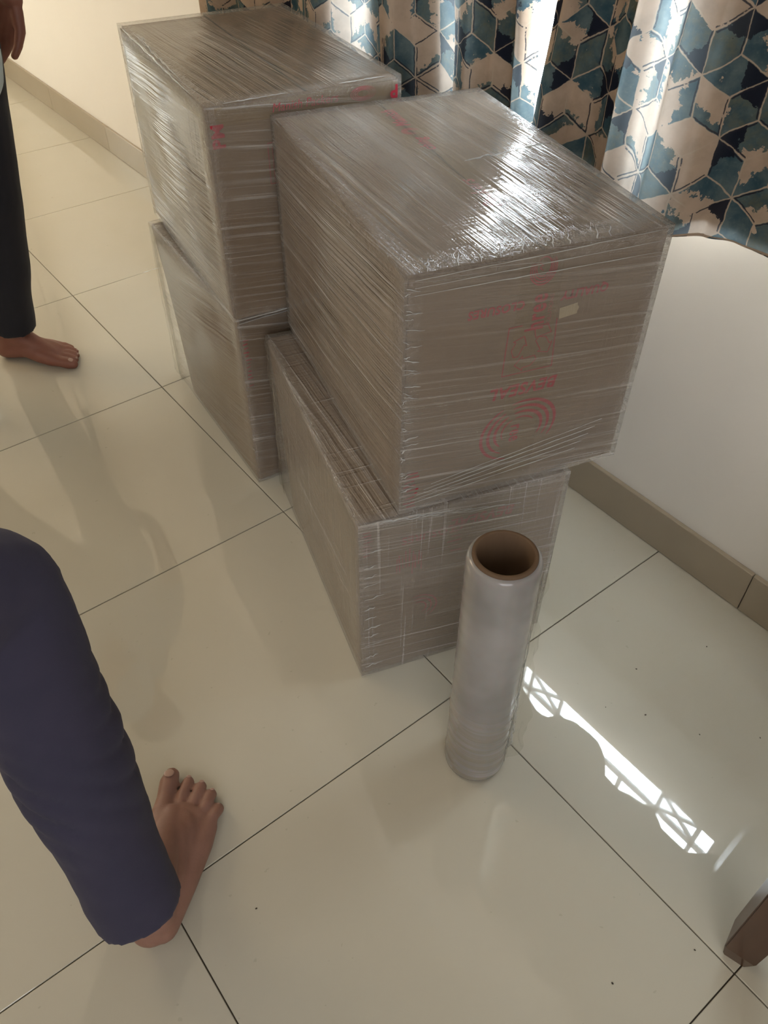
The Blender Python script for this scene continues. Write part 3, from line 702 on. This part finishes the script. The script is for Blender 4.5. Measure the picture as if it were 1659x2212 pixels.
def foot(bm, M4, side, spread=1.0):
    """foot pointing +x from the heel; side=+1 has the big toe on +y (a right foot)"""
    def P(x, y, z): return M4@Vector((x, y*side, z))
    chain(bm, [(P(.034, 0, .034), .033), (P(.050, .000, .075), .0345), (P(.052, 0, .13), .036)])
    ell(bm, P(.030, 0, .030), (.034, .031, .030)); chain(bm, [(P(.05, 0, .082), .033), (P(.095, .006, .066), .030), (P(.14, .012, .046), .025), (P(.182, .018, .028), .020)])
    chain(bm, [(P(.03, -.012, .026), .025), (P(.09, -.024, .026), .023), (P(.150, -.034, .021), .019), (P(.178, -.036, .018), .016)])
    chain(bm, [(P(.03, .008, .028), .026), (P(.10, .014, .040), .026), (P(.150, .028, .030), .024), (P(.186, .035, .022), .0205)])
    chain(bm, [(P(.09, -.004, .045), .03), (P(.15, 0, .033), .027), (P(.19, .006, .022), .019), (P(.186, -.018, .020), .017)])
    s = spread
    chain(bm, [(P(.190, .036, .021), .0185), (P(.214, .038+.002*s, .018), .0150), (P(.240, .038+.005*s, .0165), .0160), (P(.254, .037+.006*s, .0145), .0130)])
    ell(bm, P(.125, -.004, .036), (.07, .030, .020), M4.to_3x3().normalized().to_4x4()); ell(bm, P(.155, -.006, .027), (.045, .034, .017), M4.to_3x3().normalized().to_4x4())
    toes = [((.193, .013), (.224, .014), (.247, .0145), .0100), ((.190, -.003), (.219, -.006), (.242, -.0075), .0094), ((.183, -.020), (.211, -.026), (.231, -.0265), .0096), ((.172, -.037), (.193, -.042), (.209, -.043), .0102)]
    for a, b, c, rr in toes: chain(bm, [(P(a[0], a[1], .022), rr*1.02), (P(b[0], b[1], .022), rr*.86), (P(c[0], c[1], .0115), rr*1.02)])
    return P
def nails(P, parent, side, M4):
    def nail(x, y, z, w, l, tilt):
        bm = bmesh.new(); ell(bm, (0, 0, 0), (l, w, .0016)); o = obj('toenail', bm, M['nail'], parent, True)
        o.matrix_local = parent.matrix_world.inverted()@(Matrix.Translation(P(x, y, z))@M4.to_3x3().to_4x4()@Matrix.Rotation(radians(tilt), 4, 'Y')); return o
    nail(.2500, .0435, .0305-.001, .0078, .0085, 22); nail(.2535, .0145, .0180, .0040, .0040, 42); nail(.2480, -.0075, .0175, .0038, .0038, 42); nail(.2370, -.0275, .0172, .0036, .0036, 42); nail(.2145, -.043, .0172, .0034, .0032, 40)
def hand(bm, wrist, dirv, palmn, side):
    """relaxed hand: palm, four curled fingers of unequal length, thumb off the side"""
    dv = Vector(dirv).normalized(); pn = Vector(palmn); pn = (pn-dv*pn.dot(dv)).normalized(); ac = dv.cross(pn)*side; w = Vector(wrist)
    def P(a, b, c): return w+dv*a+ac*b+pn*c
    for b in (-.026, -.009, .009, .026): frus(bm, P(.0, b*.6, 0), P(.085, b, 0), .015, .0125, 12)
    for b, L in ((.030, .066), (.011, .076), (-.009, .070), (-.028, .054)):
        chain(bm, [(P(.085, b, 0), .0095), (P(.085+L*.42, b, .006), .0088), (P(.085+L*.70, b, .020), .0082), (P(.085+L*.86, b, .036), .0074)], n=10)
    chain(bm, [(P(.02, .024, .004), .015), (P(.05, .046, .014), .0125), (P(.078, .055, .026), .0100), (P(.098, .056, .034), .0088)], n=10)
def head(bm, c, f, hh=.115):
    c = Vector(c); f = Vector(f).normalized(); sd = Vector((-f.y, f.x, 0)); R_ = Matrix(((f.x, sd.x, 0), (f.y, sd.y, 0), (0, 0, 1))).to_4x4()
    ell(bm, c+Vector((0, 0, .02)), (.095, .076, .10), R_, 28); ell(bm, c+f*.03+Vector((0, 0, -.055)), (.06, .055, .06), R_, 20)
    frus(bm, c+f*.088+Vector((0, 0, .015)), c+f*.108+Vector((0, 0, -.02)), .008, .014, 10)      # nose
    ell(bm, c+f*.088+Vector((0, 0, -.055)), (.010, .024, .007), R_, 12)                          # lips
    for s in (-1, 1): ell(bm, c+sd*.076*s+Vector((0, 0, -.005)), (.016, .009, .030), R_, 12)     # ears
    return R_, sd
def person(label, hipc, face, legs, arms, shoulder_z, skin, trou, shirt, vox, shirt_hem, lean=(0, 0), foots=None, sway=1.0, trou_disp=None, leg_r=None):
    f = Vector((*face, 0)).normalized(); sd = Vector((-f.y, f.x, 0)); hip = Vector(hipc); lv = Vector((*lean, 0))
    chest = hip+lv*.6+Vector((0, 0, (shoulder_z-hip.z)*.62)); neck = hip+lv+Vector((0, 0, shoulder_z-hip.z)); hd = neck+f*.02+lv*.15+Vector((0, 0, .20))
    bm = bmesh.new()
    for s in (-1, 1): chain(bm, [(hip+sd*.075*s, .095), (chest+sd*.075*s, .095), (neck+sd*.08*s-Vector((0, 0, .05)), .075)], n=16)
    frus(bm, neck-Vector((0, 0, .05)), hd-Vector((0, 0, .06)), .058, .052); R_, _ = head(bm, hd, f)
    for (sh, el_, wr, hdv, pn, s) in arms:
        chain(bm, [(sh, .050), (el_, .040), (wr, .025)], n=14); hand(bm, wr, hdv, pn, s)
    PS = []
    for (h, kn, an, fm, s) in legs:
        chain(bm, [(h, .082), (kn, .052)], n=16); chain(bm, [(kn, .052), (Vector(kn).lerp(Vector(an), .3), .053), (an, .036)], n=16); PS.append((foot(bm, fm, s), s, fm))
    body = fuse('person', bm, skin, vox, 3); tag(body, label, 'person')
    for P_, s, fm in PS: nails(P_, body, s, fm)
    bm = bmesh.new(); lr = leg_r or (.115, .088, .082, .072)
    for (h, kn, an, fm, s) in legs:
        kn, an, h = Vector(kn), Vector(an), Vector(h); md = kn.lerp(an, .4); end = an+(kn-an).normalized()*.0
        chain(bm, [(h, lr[0]), (kn, lr[1])]); chain(bm, [(kn, lr[1]), (md, lr[2])]); frus(bm, md, end, lr[2], lr[3], cap=False); ell(bm, md, (lr[2],)*3)
    for s in (-1, 1): frus(bm, hip+sd*.07*s+Vector((0, 0, -.02)), hip+sd*.075*s+Vector((0, 0, .12)), .115, .108)
    fuse('trousers', bm, trou, .007, 3, body, trou_disp)
    bm = bmesh.new()
    for s in (-1, 1): chain(bm, [(hip+sd*.075*s+Vector((0, 0, shirt_hem)), .130), (chest+sd*.075*s, .115), (neck+sd*.09*s-Vector((0, 0, .06)), .085)])
    for (sh, el_, wr, hdv, pn, s) in arms: frus(bm, sh, Vector(sh).lerp(Vector(el_), .75), .072, .066)
    fuse('shirt', bm, shirt, .012, 4, body)
    bm = bmesh.new(); ell(bm, hd-f*.016+Vector((0, 0, .038)), (.098, .083, .095), R_, 24); obj('hair', bm, M['hair'], body, True)
    for s in (-1, 1): bm = bmesh.new(); ell(bm, hd+f*.082+sd*.030*s+Vector((0, 0, .02)), (.011, .013, .008), R_, 12); obj('eye', bm, M['eye'], body, True)
    return body
def fmat(heel, toe, pitch=0):
    heel, toe = Vector(heel), Vector(toe); a = atan2(toe.y-heel.y, toe.x-heel.x); L = (toe-heel).length
    k = L/.262; return Matrix.Translation(heel)@Matrix.Rotation(a, 4, 'Z')@Matrix.Scale(k, 4)
V_ = Vector
# near person: right leg steps into the picture, the rest stands to its left
def crease(c):
    t = (c.z-.33); k = math.exp(-(t/.12)**2)
    bk = max(0, min(1, (c.x*-6-3.6)*1.0+.5)); q = c.z*75+c.x*60+3*noise.noise(c*5)
    return .0075*noise.noise(c*7)+.0125*math.exp(-((c.z-.34)/.07)**2)*(abs(sin(q))**.5-.6)*max(0, .5+noise.noise(c*4)*1.2)+.0016*noise.noise(c*30)
nf = fmat((-.656, -.060, 0), (-.463, .140, 0)); nl = fmat((-1.18, -.10, 0), (-1.02, .08, 0))
person('person in navy trousers with one bare foot planted at the lower left', (-1.06, .04, .86), (.62, .78), [
    (V_((-.90, .06, .86)), V_((-.620, .205, .54)), V_((-.640, -.026, .075)), nf, 1),
    (V_((-1.14, .11, .84)), V_((-1.16, .02, .47)), V_((-1.13, -.06, .10)), nl, -1)],
    [(V_((-.94, -.10, 1.40)), V_((-.98, -.2, 1.12)), V_((-.98, -.10, .90)), (0, .3, -1), (-1, .4, 0), 1),
     (V_((-1.22, .16, 1.40)), V_((-1.28, .2, 1.12)), V_((-1.22, .30, .92)), (0.2, .3, -1), (1, -.4, 0), -1)],
    1.42, M['skin_n'], M['navy'], M['dark'], .0032, .02, trou_disp=crease, leg_r=(.110, .082, .077, .061))
ff = fmat((-.285, 1.615, 0), (-.118, 1.448, 0)); fr_ = fmat((-.62, 1.62, 0), (-.50, 1.46, 0))
person('person in black trousers and pale shirt with a bare foot by the far left edge', (-.28, 1.39, .88), (.7, -.7), [
    (V_((-.165, 1.50, .86)), V_((-.20, 1.50, .47)), V_((-.242, 1.56, .10)), ff, -1),
    (V_((-.28, 1.39, .86)), V_((-.47, 1.47, .47)), V_((-.585, 1.585, .10)), fr_, 1)],
    [(V_((-.09, 1.57, 1.38)), V_((.0, 1.58, 1.10)), V_((-.014, 1.552, .85)), (-.42, .45, -.9), (-.7, -.7, 0), -1),
     (V_((-.34, 1.32, 1.38)), V_((-.43, 1.24, 1.10)), V_((-.40, 1.14, .92)), (.2, -.2, -1), (.7, .7, 0), 1)],
    1.42, M['skin_f'], M['black'], M['shirt'], .0036, -.10, trou_disp=lambda c: .004*noise.noise(c*10), leg_r=(.098, .072, .066, .058))

# ------------------------------------------------------------------ wooden chair (one leg in view)
ch = empty('wooden_chair', (.030, -.584, 0), radians(16)); tag(ch, 'dark brown wooden chair, one square tapered leg in the lower right corner', 'chair')
def leg(x, y, h, sx=1, sy=1):
    bm = bmesh.new()
    rows = [(0, .0165), (.035, .0225), (h, .029)]; V = []
    for z, hw in rows:
        V.append([bm.verts.new((x+a*hw*1.05, y+b*hw, z)) for a, b in ((-1, -1), (1, -1), (1, 1), (-1, 1))])
    for A, Bq in zip(V, V[1:]):
        for k in range(4): bm.faces.new((A[k], A[(k+1) % 4], Bq[(k+1) % 4], Bq[k]))
    bm.faces.new(V[0][::-1]); bm.faces.new(V[-1]); bmesh.ops.bevel(bm, geom=[e for e in bm.edges if abs(e.verts[0].co.z-e.verts[1].co.z) > .01], offset=.0018, segments=2, affect='EDGES'); obj('leg', bm, M['chair'], ch)
Q = .34
leg(0, 0, .43); leg(Q, 0, .43); leg(0, -Q, .43); leg(Q, -Q, .43)
B('seat', (-.03, -Q-.03, .43), (Q+.03, .03, .46), M['chair'], ch, .006, 2)
for yv in (0, -Q): B('rail', (.02, yv-.009, .36), (Q-.02, yv+.009, .42), M['chair'], ch, .002)
for xv in (0, Q): B('rail', (xv-.009, -Q+.02, .36), (xv+.009, -.02, .42), M['chair'], ch, .002)
for xv in (0, Q): B('back_post', (xv-.016, -Q-.025, .455), (xv+.016, -Q+.005, .92), M['chair'], ch, .003)
for zv in (.60, .72, .84): B('back_slat', (.014, -Q-.018, zv), (Q-.014, -Q-.002, zv+.05), M['chair'], ch, .002)

# ------------------------------------------------------------------ crumbs on the floor
bm = bmesh.new(); rr = random.Random(2)
for x, y_ in ((.235, -.245), (.19, -.19), (.30, -.17), (-.30, -.62), (-.02, -.545), (.45, -.22), (.28, -.33), (-.50, -.1), (-.15, -.5), (.36, -.40)):
    s = .0011*(.7+rr.random()*.6); ell(bm, (x, y_, s*.4), (s*1.4, s, s*.5), Matrix.Rotation(rr.random()*3, 4, 'Z'), 8)
tag(obj('floor_crumbs', bm, M['crumb']), 'tiny dark crumbs scattered on the tiles by the roll', 'dirt', None, 'stuff')
